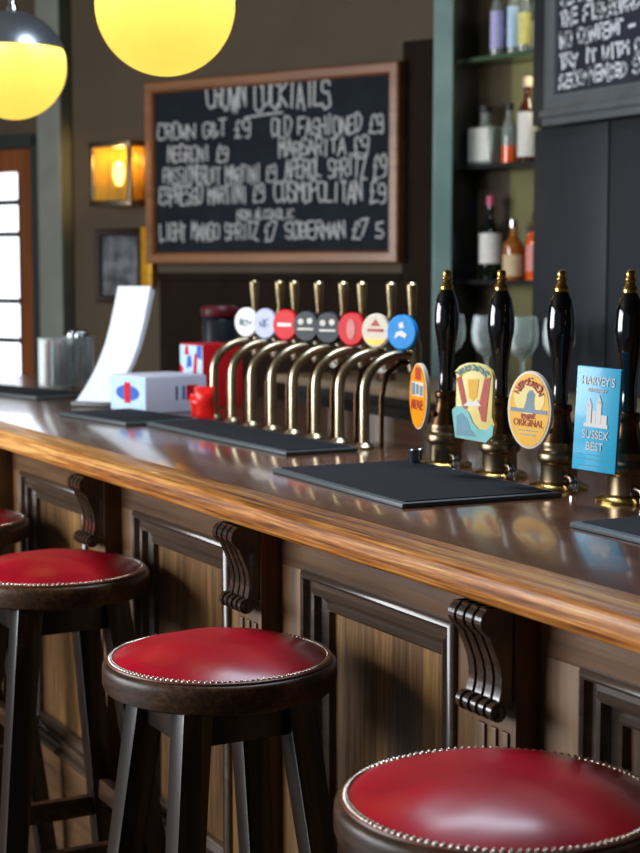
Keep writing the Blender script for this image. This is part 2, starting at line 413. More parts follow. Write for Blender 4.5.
# ------------------------------------------------------------------ bar front
BX0, BX1 = -5.35, .4
YF = 1.154                                   # frame face
bar = thing('bar_counter', (0, 0, 0), 'long dark oak panelled bar front with carved brackets, running under the bar top', 'bar front')
PL = [-1.475 + .704*k for k in range(-5, 2)]  # left edges of panels
PW = .427; PZ0, PZ1 = .36, .972
b = BM()
box(b, BX0, BX1, YF, YF+.03, PZ1, 1.036, .001)
part('top_rail', b, 'bar_frame', bar, 'plain top rail')
b = BM(); box(b, BX0, BX1, YF, YF+.03, .14, PZ0, .001); part('bottom_rail', b, 'bar_frame', bar)
b = BM(); box(b, BX0, BX1, YF-.001, YF+.03, 0, .14, .004); part('plinth', b, 'bar_mould', bar)
edges = []
for i, x in enumerate(PL):
    x0 = PL[i-1]+PW if i else BX0
    edges.append((x0, x))
edges.append((PL[-1]+PW, BX1))
for x0, x1 in edges:
    if x1 - x0 < .02: continue
    b = BM(); box(b, x0, x1, YF, YF+.03, PZ0, PZ1, .001); part('stile', b, 'bar_stile', bar)
for x in PL:
    b = BM(); box(b, x, x+PW, YF+.022, YF+.034, PZ0, PZ1); pn = part('panel', b, 'bar_panel', bar)
    b = BM(); ring_frame(b, x, x+PW, PZ0, PZ1, [(-.004, YF), (-.0035, YF-.006), (.000, YF-.010), (.004, YF-.0115), (.008, YF-.009), (.010, YF-.004), (.012, YF+.001), (.020, YF+.002), (.026, YF-.004), (.031, YF-.002), (.034, YF+.010), (.044, YF+.015), (.050, YF+.010), (.054, YF+.012), (.056, YF+.022), (.0, YF+.028)])
    part('moulding', b, 'bar_mould', pn, None, 30)
CX = [-1.600 - .700*k for k in range(-2, 6)]
def arc(cy, cz, r, a0, a1, n): return [(cy+r*math.cos(math.radians(a0+(a1-a0)*k/n)), cz+r*math.sin(math.radians(a0+(a1-a0)*k/n))) for k in range(n+1)]
for x in CX:
    if x > .3: continue
    b = BM(); box(b, x-.052, x+.036, YF-.036, YF+.002, .14, 1.036, .002); pl = part('pilaster', b, 'bar_stile', bar)
    # scroll bracket: S-profile in (y, z), with reeded front
    yb = YF-.036
    prof = [(yb, 1.034), (YF-.078, 1.034)] + arc(YF-.070, 1.018, .016, 120, 235, 8) + [(YF-.072, .998), (YF-.064, .980), (YF-.057, .962), (YF-.054, .945), (YF-.055, .930), (YF-.058, .918), (yb, .914)]
    b = BM()
    for k in range(4):
        xa = x-.041 + .0195*k
        sweep_x(b, prof, xa, xa+.0135)
    sweep_x(b, [(y+.005 if y < yb-.004 else y, z) for y, z in prof], x-.040, x+.030)
    cb = part('corbel', b, 'corbel', pl, 'carved scroll bracket', 50)
    b = BM()
    for k in range(9):
        t = k/8; xx = x-.040+.0085*k
        rr = .0125 if k % 2 == 0 else .0098
        tube(b, [(xx, YF-.062, .907), (xx+.0088, YF-.062, .907)], rr, 16)
    tube(b, [(x+.036, YF-.062, .907), (x+.041, YF-.062, .907)], [.011, .006], 16)
    part('volute', b, 'corbel', pl, 'turned roll at the foot of the bracket', 50)
    b = BM()
    for k in range(3): box(b, x-.042+.025*k, x-.026+.025*k, YF-.040, YF-.034, .22, .875, .003)
    part('reeding', b, 'bar_stile', pl)
# ------------------------------------------------------------------ bar top
top = thing('bar_worktop', (0, 0, 1.036), 'polished oak bar top with rounded golden front edge, running the length of the bar', 'bar top')
b = BM(); box(b, BX0, BX1, 1.146, 2.02, 1.036, ZT, .0015); part('worktop', b, 'bar_top', top, None, 40, T(0, 0, -1.036))
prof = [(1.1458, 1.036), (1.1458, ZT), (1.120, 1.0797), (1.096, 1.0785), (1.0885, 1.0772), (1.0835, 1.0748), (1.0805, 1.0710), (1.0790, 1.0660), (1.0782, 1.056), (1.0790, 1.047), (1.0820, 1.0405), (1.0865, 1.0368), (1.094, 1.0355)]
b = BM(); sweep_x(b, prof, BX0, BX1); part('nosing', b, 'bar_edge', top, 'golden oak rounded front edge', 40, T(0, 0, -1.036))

# ------------------------------------------------------------------ stools
def make_stool():
    r = thing('bar_stool', (0, 0, 0), 'x', 'bar stool')
    H = .89
    b = BM(); lathe(b, [(0, H-.042), (.165, H-.042), (.173, H-.038), (.176, H-.030), (.176, H-.012), (.1755, H-.005), (.172, H-.001), (.168, H), (0, H)], 72)
    part('seat_rim', b, 'stool_rim', r, 'dark turned wooden seat rim')
    b = BM(); R0 = .166; h = .028
    lathe(b, [(R0, H-.002), (R0, H+.001)] + [(R0*q, H+.002+h*(1-q**2.6)) for q in (.985, .96, .92, .86, .78, .68, .56, .42, .28, .14, 0)], 72)
    for v in b.verts: v.co.z += .0012*noise.noise(Vector((v.co.x*22, v.co.y*22, 1.3))) if v.co.z > H+.003 else 0
    part('seat_cushion', b, 'leather', r, 'padded red leather seat', 60)
    b = BM(); pts = [(.1665*math.cos(2*PI*k/96), .1665*math.sin(2*PI*k/96), H+.0015) for k in range(97)]
    tube(b, pts, .0022, 8); part('welt', b, 'welt', r, 'brown leather welt')
    nst = 125
    order = sorted(range(nst), key=lambda k: math.sin(2*PI*k/nst)*.5+math.cos(2*PI*k/nst)*-.86)
    first = None; rest = BM()
    sm = BM(); lathe(sm, [(.0033, -.001)]+[(.0033*math.cos(a), .0030*math.sin(a)) for a in (0, .4, .8, 1.2)]+[(0, .0030)], 10)
    sme = bpy.data.meshes.new('stud'); sm.to_mesh(sme); sm.free(); sme.materials.append(M['stud'])
    sme.polygons.foreach_set('use_smooth', [True]*len(sme.polygons))
    for q, k in enumerate(order):
        a = 2*PI*k/nst; X = T(.1632*math.cos(a), .1632*math.sin(a), H+.0038) @ R(a) @ R(.22, 'Y')
        if q < 100:
            o = bpy.data.objects.new('stud', sme); COL.objects.link(o); o.parent = r; o.matrix_local = X
        else:
            t = bmesh.new(); t.from_mesh(sme); merge(rest, t, X)
    o = part('stud_row', rest, 'stud', r, None, 60); o['kind'] = 'stuff'
    # apron
    b = BM(); a0 = .082
    for s in (-1, 1):
        box(b, -a0, a0, s*a0-.012, s*a0+.012, H-.10, H-.042, .002); box(b, s*a0-.012, s*a0+.012, -a0, a0, H-.10, H-.042, .002)
    part('apron', b, 'stool_dark', r)
    sp = .112
    def off(z): return a0 + (H-.042-z)*sp
    for sx in (-1, 1):
        for sy in (-1, 1):
            def sq(z, w):
                cx, cy = sx*off(z), sy*off(z)
                return [(cx-w, cy-w, z), (cx+w, cy-w, z), (cx+w, cy+w, z), (cx-w, cy+w, z)]
            b = BM(); hexa(b, sq(0, .019), sq(H-.042, .0235), .003); part('leg', b, 'stool_dark', r)
    for sy in (-1, 1):
        o_ = off(.42); b = BM(); box(b, -o_+.015, o_-.015, sy*o_-.011, sy*o_+.011, .40, .44, .003); part('stretcher', b, 'stool_rim', r)
    for sx in (-1, 1):
        o_ = off(.38); b = BM(); box(b, sx*o_-.011, sx*o_+.011, -o_+.015, o_-.015, .36, .40, .003); part('stretcher', b, 'stool_rim', r)
    return r
proto = make_stool()
for i, (px, py, z, rz, lab) in enumerate([
    (502, 799, .89, 0, 'nearest red leather bar stool, only its studded seat in view at the bottom right'),
    (220, 657.5, .885, 0, 'red leather bar stool standing alone in the middle with all four legs showing'),
    (55, 570, .885, 0, 'red leather bar stool cut by the left edge, its footrest showing below'),
    (-51, 521, .885, 0, 'farthest red leather bar stool, only its right seat edge showing at the left edge')]):
    o = proto if i == 0 else copy_tree(proto)
    P = atz(px, py, z); o.location = (P.x, P.y, 0); o.rotation_euler = (0, 0, rz); o['label'] = lab; o['group'] = 'red leather bar stools along the bar'
    s = z/.89
    o.scale = ((1, 1, s) if i != 1 else (.96, .96, s))

# ------------------------------------------------------------------ bar mats
def mat_(cx, cy, L, W, rz, lab, h=.010):
    r = thing('bar_mat', (cx, cy, ZT+.0003), lab, 'bar mat', rz, 'black rubber bar mats')
    b = BM(); box(b, -L/2, L/2, -W/2, W/2, 0, h*.8, .003); part('mat_base', b, 'rubber_edge', r)
    b = BM(); box(b, -L/2+.012, L/2-.012, -W/2+.012, W/2-.012, h*.6, h, .002); part('mat_surface', b, 'rubber', r)
    return r
mat_(-2.290, 1.410, .49, .29, math.radians(-3), 'black rubber bar mat in front of the hand pumps, on the bar top')
mat_(-3.105, 1.494, .70, .165, math.radians(0.5), 'long black rubber bar mat at the feet of the brass taps')
mat_(-3.645, 1.440, .34, .20, math.radians(7), 'black rubber bar mat between the long tap mat and the menu sheets')
mat_(-4.62, 1.44, .62, .19, math.radians(14), 'farthest black rubber bar mat, by the glass jars at the left end')
mat_(-1.46, 1.435, .66, .155, math.radians(-2), 'black rubber bar mat by the light blue pump clip, cut by the right edge')

# ------------------------------------------------------------------ hand pumps
def pump(x, lab):
    r = thing('hand_pump', (x, 1.604, ZT), lab, 'beer hand pump', 0, 'hand pumps on the bar')
    b = BM(); lathe(b, [(0, 0), (.049, 0), (.0495, .004), (.047, .0075), (.040, .0105), (.034, .013), (.0, .013)], 48); part('base_flange', b, 'brass_bright', r, 'bright brass foot')
    b = BM(); lathe(b, [(0, .0125), (.031, .0125), (.0305, .040), (.0315, .043), (.0355, .046), (.0365, .050), (.0365, .058), (.0345, .062), (.0315, .064), (.0305, .067), (.032, .071), (.031, .078), (.0, .078)], 48); part('cylinder', b, 'brass', r, 'aged brass cylinder')
    b = BM(); lathe(b, [(0, .0775), (.029, .0775), (.0265, .086), (.0225, .098), (.019, .112), (.0175, .124), (.019, .128), (.0205, .131), (.0205, .137), (.018, .140), (0, .140)], 40); part('column', b, 'brass_dark', r, 'dark bronze column')
    b = BM(); lathe(b, [(0, .1395), (.0125, .1395), (.0135, .150), (.0125, .165), (.0128, .180), (.0150, .205), (.0185, .230), (.0222, .252), (.0236, .268), (.0232, .282), (.0212, .298), (.0178, .312), (.0135, .322), (.0115, .326), (0, .326)], 40); part('handle', b, 'black_gloss', r, 'glossy black turned handle')
    b = BM(); lathe(b, [(0, .3255), (.0122, .3255), (.0128, .330), (.0112, .334), (.0085, .338), (.0075, .342), (.0095, .3445), (.0095, .347), (.0072, .3485), (.0078, .352), (.0080, .356), (.0062, .360), (.0, .362)], 32); part('finial', b, 'brass_bright', r, 'brass ferrule and knob')
    b = BM(); tube(b, [(0, -.03, .098), (0, -.012, .098)], .005, 12); part('clip_bracket', b, 'brass_dark', r)
    b = BM(); tube(b, [(.036, -.01, .024), (.056, -.015, .022), (.066, -.02, .016)], [.006, .006, .007], 12); tube(b, [(.066, -.02, .016), (.067, -.02, .004)], .008, 12); part('drip_nozzle', b, 'chrome', r, 'small chrome nozzle at the foot')
    return r
PX = [-2.476, -2.302, -2.130, -1.955]
P1 = pump(PX[0], 'hand pump with the narrow orange oval clip, beside the brass taps')
P2 = pump(PX[1], 'hand pump with the colourful wave clip with red stripes')
P3 = pump(PX[2], 'hand pump with the yellow oval clip lettered ORIGINAL')
P4 = pump(PX[3], 'rightmost hand pump, with the rectangular light blue clip')
def clip_root(pmp, wx, wz, yaw, roll, bmb, mat, label):
    o = part('pump_clip', bmb, mat, pmp, label, 40)
    o.location = (wx - pmp.location.x, 1.53 - pmp.location.y, wz - ZT); o.rotation_euler = (0, roll, yaw)
    return o
# rectangular light blue clip
b = BM(); box(b, -.0385, .0385, -.004, .004, -.080, .080, .0015)
c4 = clip_root(P4, -1.937, 1.2135, math.radians(20), math.radians(3), b, 'cyan', 'light blue rectangular pump clip')
FY = -.0046
part('lettering', type_bm("HARVEY'S", .019, .0004, .058, T(0, FY, .058)), 'white', c4)
part('lettering', type_bm('BREWERY', .0085, .0004, .034, T(0, FY, .044)), 'white', c4)
b = BM()
box(b, -.021, .021, FY-.0004, FY+.0006, -.012, -.006)
for x, w, h in ((-.013, .008, .028), (-.004, .006, .019), (.004, .009, .034), (.014, .010, .014)):
    box(b, x-w/2, x+w/2, FY-.0004, FY+.0006, -.006, -.006+h)
prism(b, [(-.018, .020), (-.008, .020), (-.013, .032)], FY-.0004, FY+.0006); prism(b, [(0, .026), (.0085, .026), (.004, .038)], FY-.0004, FY+.0006)
part('emblem', b, 'white', c4, 'white skyline emblem')
part('lettering', type_bm('SUSSEX', .018, .0004, .046, T(0, FY, -.024)), 'white', c4)
part('lettering', type_bm('BEST', .018, .0004, .030, T(0, FY, -.042)), 'white', c4)
b = BM(); box(b, -.032, .032, FY-.0002, FY+.0006, -.0555, -.0548); box(b, -.032, .032, FY-.0002, FY+.0006, -.0625, -.0618); box(b, -.030, .030, FY-.0002, FY+.0006, -.0725, -.0718); part('rule_lines', b, 'slate_blue', c4)
# yellow oval clip
b = BM(); prism(b, ell(.0445, .0635, 56), -.004, .004, I4, .0015)
c3 = clip_root(P3, -2.110, 1.2150, math.radians(16), math.radians(2), b, 'cream', 'oval clip with a cream rim')
b = BM(); prism(b, ell(.0405, .0595, 56), -.0046, -.003); part('clip_face', b, 'yellow', c3, 'yellow oval face')
b = BM(); prism(b, ell(.031, .026, 40, 0, .019), -.0050, -.004); part('vignette', b, 'pale_yellow', c3)
b = BM(); prism(b, [(-.010, .002), (.012, .002), (.010, .016), (.012, .026), (.006, .033), (.000, .032), (-.004, .026), (-.006, .014)], -.0055, -.0045); part('figure_print', b, 'grey_blue', c3, 'small grey-blue seated figure')
b = BM(); box(b, -.037, .037, -.0053, -.0043, -.0045, .002); part('band', b, 'grey_blue', c3, 'grey-blue band across the oval')
part('lettering', type_bm('ORIGINAL', .0165, .0004, .061, T(0, -.0052, -.0215)), 'brick_red', c3)
part('small_print', chalk('ENSNE', -.013, .013, -.0135, .007, .0016, -.0046, 0, 1.1), 'brick_red', c3, None, 0)
b = BM()
for k in range(7):
    a = math.radians(150-20*k); X = T(.027*math.cos(a), -.0054, .016+.029*math.sin(a)) @ R(-(a-PI/2), 'Y')
    merge(b, chalk('NEKENEN'[k], -.0035, .0035, -.004, .009, .002, 0, 0, 1.0), X)
part('small_print', b, 'brick_red', c3, None, 0)
b = BM(); box(b, -.020, .020, -.0052, -.0044, -.034, -.0328); box(b, -.016, .016, -.0052, -.0044, -.041, -.0395); part('rule_lines', b, 'slate_blue', c3)
# wave clip
b = BM()
poly = [(-.036, -.062), (.030, -.066), (.044, -.050), (.046, -.034), (.040, -.020), (.041, .046), (.036, .058), (.022, .066), (.004, .069), (-.014, .068), (-.030, .062), (-.040, .052), (-.036, .044), (-.036, -.008), (-.044, -.014), (-.042, -.026), (-.036, -.030)]
prism(b, poly, -.004, .004, I4, .001)
c2 = clip_root(P2, -2.273, 1.2145, math.radians(20), math.radians(1), b, 'pale_yellow', 'cut-out clip with sun rays over a wave')
b = BM()
prism(b, [(-.035, .040), (-.026, .046), (-.010, -.010), (-.020, -.012)], -.0048, -.0035); prism(b, [(.036, .046), (.024, .046), (.012, -.008), (.020, -.030), (.028, -.030)], -.0048, -.0035)
part('red_stripe', b, 'brick_red', c2, 'red stripes')
b = BM(); prism(b, [(-.012, .040), (.012, .042), (.008, .012), (.0, .004), (-.008, .010)], -.0047, -.0035); part('sun_rays', b, 'yellow', c2)
b = BM(); prism(b, [(-.039, .052)]+[(.038*math.cos(math.radians(a)), .042+.025*math.sin(math.radians(a))) for a in range(165, 14, -10)]+[(.037, .047)]+[(.030*math.cos(math.radians(a)), .034+.021*math.sin(math.radians(a))) for a in range(25, 156, 10)], -.0052, -.0035); part('arched_banner', b, 'lab_yellow', c2)
b = BM()
for k in range(8):
    a = math.radians(146-16*k); X = T(.0335*math.cos(a), -.0054, .037+.0235*math.sin(a)) @ R(-(a-PI/2)*.8, 'Y')
    merge(b, chalk('NEKENENE'[k], -.003, .003, -.0035, .007, .0016, 0, 0, 1.1), X)
part('small_print', b, 'slate_blue', c2, None, 0)
b = BM(); prism(b, [(-.043, -.015), (-.036, -.008), (-.022, -.007), (-.008, -.016), (.002, -.034), (.014, -.044), (.030, -.044), (.040, -.034), (.045, -.036), (.043, -.052), (.030, -.065), (-.035, -.0615)], -.0052, -.0035); part('wave', b, 'teal_wave', c2, 'turquoise wave')
b = BM(); prism(b, [(-.033, -.024), (-.022, -.018), (-.010, -.028), (-.002, -.046), (.010, -.057), (-.032, -.058)], -.0056, -.0045); part('wave_hollow', b, 'slate_blue', c2, 'darker blue hollow of the wave')
b = BM(); prism(b, [(-.020, -.006), (.018, -.004), (.010, .006), (.004, .002), (-.008, .004)], -.0052, -.0035); part('boat_print', b, 'white', c2)
# narrow orange oval
b = BM(); prism(b, ell(.039, .060, 48), -.004, .004, I4, .0015)
c1 = clip_root(P1, -2.448, 1.2140, math.radians(-8), 0, b, 'cream', 'orange oval clip')
b = BM(); prism(b, ell(.0365, .0575, 48), -.0046, -.003); part('clip_face', b, 'orange', c1)
b = BM(); box(b, -.026, .026, -.0052, -.0042, .000, .026, .0003); part('figure_panel', b, 'cream', c1, 'cream panel')
b = BM(); box(b, -.024, -.010, -.0056, -.005, .002, .024); box(b, -.005, .006, -.0056, -.005, .004, .022); box(b, .011, .023, -.0056, -.005, .002, .020); part('figure_print', b, 'grey_blue', c1)
b = BM(); box(b, -.010, .014, -.0052, -.0042, .030, .052); part('red_stripe', b, 'brick_red', c1)
part('small_print', chalk('NEKE', -.024, .024, -.021, .013, .003, -.0048, 0, 1.0), 'brick_red', c1, None, 0)

# ------------------------------------------------------------------ keg taps
def tap(x, badge, lab, mark=None, lean=.0):
    r = thing('beer_tap', (x, 1.62, ZT), lab, 'beer tap', 0, 'brass beer taps in a row')
    b = BM(); lathe(b, [(0, 0), (.021, 0), (.021, .004), (.016, .008), (.0125, .012), (0, .012)], 28); part('base_flange', b, 'tap_metal', r)
    pts = [(0, 0, .006), (0, 0, .06), (0, 0, .115)] + [(0, .085-.085*math.cos(a), .115+.073*math.sin(a)) for a in [PI/2*k/10 for k in range(1, 11)]] + [(0, .105, .188), (0, .125, .187)]
    b = BM(); tube(b, pts, .0104, 18); part('swan_neck', b, 'tap_metal', r, 'bent brass pipe')
    b = BM(); lathe(b, [(0, .150), (.012, .150), (.014, .156), (.0155, .165), (.0155, .205), (.013, .212), (.010, .222), (.010, .236), (0, .236)], 24, T(0, .118, 0)); part('tap_body', b, 'tap_metal', r)
    b = BM(); tube(b, [(0, .118, .152), (0, .118, .135), (0, .117, .128)], [.007, .0065, .006], 12); part('nozzle', b, 'tap_metal', r)
    b = BM(); tube(b, [(0, .040, 0), (0, .040, .10), (0, .052, .15), (0, .085, .172), (0, .110, .172)], .0055, 10); part('return_pipe', b, 'brass_dark', r, 'thin darker pipe behind')
    b = BM(); tube(b, [(0, .112, .232), (.004+lean, .110, .27), (.009+lean, .106, .320), (.010+lean, .105, .332), (.010+lean, .105, .336)], [.0055, .0075, .0112, .0112, .007], 16); part('tap_handle', b, 'tap_handle', r, 'tapered brass handle')
    b = BM(); lathe(b, [(0, -.006), (.033, -.006), (.036, -.003), (.036, .003), (.033, .006), (0, .006)], 36, R(PI/2, 'X'))
    bd = part('badge', b, badge, r, None); bd.location = (0, .09, .234); bd.rotation_euler = (0, 0, math.radians(26))
    FYb = -.0066
    if mark == 'script':
        part('badge_print', chalk('NEN', -.018, .016, -.006, .014, .002, FYb, 0, 1.3), 'grey_blue', bd, None, 0)
    elif mark == 'navy':
        part('badge_print', chalk('NE', -.012, .012, -.008, .016, .002, FYb, 0, 1.3), 'grey_blue', bd, None, 0)
        b = BM(); lathe(b, [(0, -.006), (.028, -.006), (.030, 0), (.028, .006), (0, .006)], 30, T(.034, .022, -.002) @ R(PI/2, 'X')); part('side_badge', b, 'blue_ink', bd, 'dark blue disc behind')
    elif mark == 'bar':
        b = BM(); box(b, -.020, .020, FYb-.0006, FYb+.001, -.004, .004, .0003); part('badge_print', b, 'white', bd)
    elif mark == 'stripes':
        b = BM()
        prism(b, ell(.008, .007, 20, -.013, .010), FYb-.0006, FYb+.001); prism(b, ell(.008, .007, 20, .012, .012), FYb-.0006, FYb+.001); box(b, -.022, .022, FYb-.0006, FYb+.001, -.009, -.004, .0003)
        part('badge_print', b, 'lab_white', bd)
    elif mark == 'oval':
        b = BM(); prism(b, ell(.011, .022, 24), FYb-.0006, FYb+.001); part('badge_print', b, 'lab_pink', bd)
    elif mark == 'crest':
        b = BM(); box(b, -.020, .020, FYb-.0006, FYb+.001, -.002, .004, .0003); prism(b, [(-.012, .010), (.012, .010), (0, .024)], FYb-.0006, FYb+.001); part('badge_print', b, 'brick_red', bd)
        b = BM(); prism(b, [(-.026, -.018), (.026, -.018), (.012, -.030), (-.012, -.030)], FYb-.0006, FYb+.001); part('badge_foot', b, 'gilt', bd)
    elif mark == 'swirl':
        b = BM()
        prism(b, [(-.016, -.014), (-.004, -.006), (.010, -.012), (.014, -.004), (.002, .004), (-.012, .0)], FYb-.0006, FYb+.001); prism(b, [(-.004, .008), (.008, .010), (.004, .022), (-.006, .018)], FYb-.0006, FYb+.001)
        part('badge_print', b, 'white', bd)
    return r
TX = [-3.535+.1045*k for k in range(8)]
for x, a in zip(TX, [('white', 'brass tap with the plain white round badge, farthest of the tap row', 'script'),
    ('lavender', 'brass tap with the pale lavender round badge, second from the far end', 'navy', .032),
    ('red', 'brass tap with the red badge crossed by a white bar', 'bar', .002),
    ('charcoal', 'brass tap with a dark grey badge, beside the red badge with white bar', 'stripes', .018),
    ('charcoal', 'brass tap with a dark grey badge, next to the red badge with a pale oval', 'stripes', .026),
    ('red', 'brass tap with the red badge with a pale oval, third from the near end', 'oval', .004),
    ('cream', 'brass tap with the cream badge with red print', 'crest', .022),
    ('sky_blue', 'brass tap with the sky blue badge, nearest to the hand pumps', 'swirl')]):
    tap(x, *a)

# ------------------------------------------------------------------ small things on the bar
# long white menu sheets, curling up
def sheet(off, z_sc, lab, w=.105):
    pix = [(76, 401), (84, 389), (92, 375), (99, 360), (105, 344), (110, 325), (114, 306), (118, 286)]
    base = atz(76, 401, ZT+.013); L = Vector((-.6, .8, 0)); e = Vector((.8, .6, 0)); pr = []
    for x, y in pix:
        d = ray(x, y); P = CAM + d*((base-CAM).dot(e)/d.dot(e)); pr.append(((P-base).dot(L), (P.z-base.z)*z_sc))
    b = BM(); t = .0055; A = []
    for i, (q, z) in enumerate(pr):
        q0 = pr[max(0, i-1)]; q1 = pr[min(len(pr)-1, i+1)]; d = Vector((q1[0]-q0[0], q1[1]-q0[1])).normalized(); n = Vector((d.y, -d.x))
        k0 = off*(.75+.25*i/7); c = [(q+n.x*k0, z+n.y*k0*.2), (q+n.x*(k0+t), z+n.y*(k0*.2+t*.4))]
        v = lambda u, s_: L*u[0]+e*s_+Vector((0, 0, max(0, u[1])))
        A.append([b.verts.new(v(c[0], 0)), b.verts.new(v(c[1], 0)), b.verts.new(v(c[1], w)), b.verts.new(v(c[0], w))])
    for P, Q in zip(A, A[1:]):
        for k in range(4): b.faces.new((P[k], P[(k+1) % 4], Q[(k+1) % 4], Q[k]))
    b.faces.new(A[0]); b.faces.new(A[-1][::-1]); bmesh.ops.recalc_face_normals(b, faces=b.faces)
    o = finish('menu_sheet', b, 'white_paper', None, 60); o.location = base
    tag(o, lab, 'menu', 'white menu sheets on the bar'); return base
mb = sheet(0, 1.0, 'tall white menu sheet curling up at the left end of the bar, front one')
sheet(.009, .985, 'white menu sheet in the middle, just behind the front curling sheet')
sheet(.018, .97, 'rearmost white menu sheet, its grey edge showing on the right of the stack')
b = BM(); box(b, -.01, .115, -.01, .10, 0, .0115, .002); o = finish('menu_holder', b, 'cap_dark'); o.location = (mb.x, mb.y, ZT+.0003); o.rotation_euler = (0, 0, math.atan2(.6, .8))
tag(o, 'low black holder under the curling white menu sheets', 'menu holder')
# flat carton
P = atz(143, 414, ZT)
r = thing('flat_carton', (P.x-.006, P.y+.085, ZT+.0003), 'low white carton with a red square print, lying behind the long bar mat', 'carton', math.radians(8))
b = BM(); box(b, -.18, 0, -.08, .10, 0, .092, .002); part('box', b, 'white_card', r)
b = BM(); box(b, -.178, -.002, -.0808, -.0795, .003, .089); q = part('front_print', b, 'pale_blue', r, 'pale blue printed end')
b = BM(); prism(b, ell(.060, .020, 24, -.09, .048), -.0816, -.0804); part('badge_print', b, 'blue_ink', q)
b = BM(); box(b, -.105, -.075, -.0822, -.0812, .022, .075); part('centre_print', b, 'red_card', q)
b = BM(); box(b, -.0005, .0008, .040, .074, .030, .068); part('square_print', b, 'red_card', r)
b = BM(); box(b, -.0005, .0008, .028, .036, .032, .066); part('edge_print', b, 'blue_ink', r)
b = BM(); box(b, -.0005, .0008, .008, .014, .032, .066); part('letter_print', b, 'navy', r)
# tall red carton
P = aty(203, 389, 1.735)
r = thing('tall_carton', (P.x, 1.735, ZT+.0003), 'tall red carton with a white and blue printed face, behind the low white carton', 'carton', math.radians(4))
b = BM(); box(b, -.13, 0, 0, .12, 0, .165, .003); part('box', b, 'red_card', r)
b = BM(); box(b, -.128, -.002, -.0008, .0008, .01, .161); q = part('front_print', b, 'pale_blue', r, 'white and pale blue printed face')
b = BM(); prism(b, [(-.055, .07), (-.035, .07), (-.028, .14), (-.045, .14)], -.0016, -.0004); prism(b, [(-.10, .135), (-.075, .135), (-.082, .159), (-.095, .159)], -.0016, -.0004); prism(b, [(-.127, .05), (-.105, .05), (-.11, .10), (-.127, .11)], -.0016, -.0004); part('red_print', b, 'red_card', q)
b = BM(); prism(b, [(-.035, .13), (-.006, .125), (-.004, .165), (-.03, .160)], -.0016, -.0004); prism(b, [(-.09, .10), (-.06, .105), (-.065, .135), (-.085, .130)], -.0016, -.0004); part('blue_print', b, 'blue_ink', q)
# snack packets in red foil
for i, (px, py, h, lab) in enumerate([(198, 417, .05, 'small red packet at the foot of the tall red carton, left one'), (205, 420, .075, 'red packet standing between the tall red carton and the first tap')]):
    P = atz(px, py, ZT); r = thing('snack_packet', (P.x, P.y, ZT+.0003), lab, 'snack packet', math.radians(20+25*i), 'red snack packets by the taps')
    b = BM(); n = 10
    rows = []
    for k in range(n+1):
        t = k/n; th = .014*math.sin(PI*t)**.6+.0008; w = .026*(1-.12*math.sin(PI*t))
        rows.append([b.verts.new((w*math.cos(a), th*math.sin(a)+.004*math.sin(5*t), h*t)) for a in [2*PI*m/16 for m in range(16)]])
    for A, B in zip(rows, rows[1:]):
        for m in range(16): b.faces.new((A[m], A[(m+1) % 16], B[(m+1) % 16], B[m]))
    b.faces.new(rows[0][::-1]); b.faces.new(rows[-1])
    part('packet_body', b, 'red_plastic', r); b = BM(); box(b, -.026, .026, -.001, .0018, h, h+.006, .0004); part('crimped_seal', b, 'red_plastic', r)
# lidded jar behind
r = thing('storage_jar', (aty(220, 324, 1.93).x, 1.93, ZT), 'dark storage jar with a dark red lid, behind the first taps', 'jar')
b = BM(); lathe(b, [(0, .0005), (.045, .0005), (.05, .008), (.05, .215), (.042, .229), (0, .229)], 28); part('jar_body', b, 'charcoal', r)
b = BM(); lathe(b, [(0, .2295), (.052, .2295), (.054, .236), (.054, .252), (.048, .26), (0, .26)], 28); part('lid', b, 'dark_red', r)
# glass jars with sachets
for i, (px, py, rr, hh, lab) in enumerate([(54, 388, .046, .150, 'clear glass jar full of paper sachets, left one of the pair'), (80, 386, .044, .150, 'clear glass jar of steel spoons, right of the pair, beside the menu sheets')]):
    P = atz(px, py, ZT); r = thing('glass_jar', (P.x, P.y, ZT+.0003), lab, 'glass jar', 0, 'glass jars at the end of the bar')
    b = BM(); lathe(b, [(0, 0), (rr*.94, 0), (rr, .006), (rr, hh), (rr*.985, hh+.002), (rr*.95, hh), (rr*.95, .010), (rr*.9, .007), (0, .007)], 36); part('jar_glass', b, 'clear', r)
    b = BM(); tube(b, [(rr*math.cos(2*PI*k/32), rr*math.sin(2*PI*k/32), hh+.001) for k in range(33)], .0022, 8); part('jar_rim', b, 'clear', r)
    NJ = 11 if i == 0 else 7
    for k in range(NJ):
        a = k*2*PI/NJ+.3*i; q = rr*.55
        if i == 0:
            b = BM(); box(b, -.013, .013, -.002, .002, 0, .125+.02*random.random(), .0008)
            o = finish('paper_sachet', b, ['lab_white', 'lab_pink', 'white_paper', 'cream'][k % 4]); lab2 = 'folded paper sachet standing in the left glass jar'; g = 'paper sachets in the left glass jar'; c = 'sachet'
        else:
            b = BM(); tube(b, [(0, 0, 0), (0, 0, .10), (0, 0, .125)], [.003, .0035, .004], 8); tube(b, [(0, 0, .125), (0, 0, .14), (0, 0, .16), (0, 0, .168)], [.004, .009, .009, .002], 10)
            o = finish('teaspoon', b, 'chrome', None, 60); lab2 = 'steel spoon standing in the right glass jar'; g = 'spoons in the right glass jar'; c = 'spoon'
        o.location = (P.x+q*math.cos(a), P.y+q*math.sin(a), ZT+.0085); o.rotation_euler = (random.uniform(-.05, .05), random.uniform(-.05, .05), a+.8); tag(o, lab2, c, g)
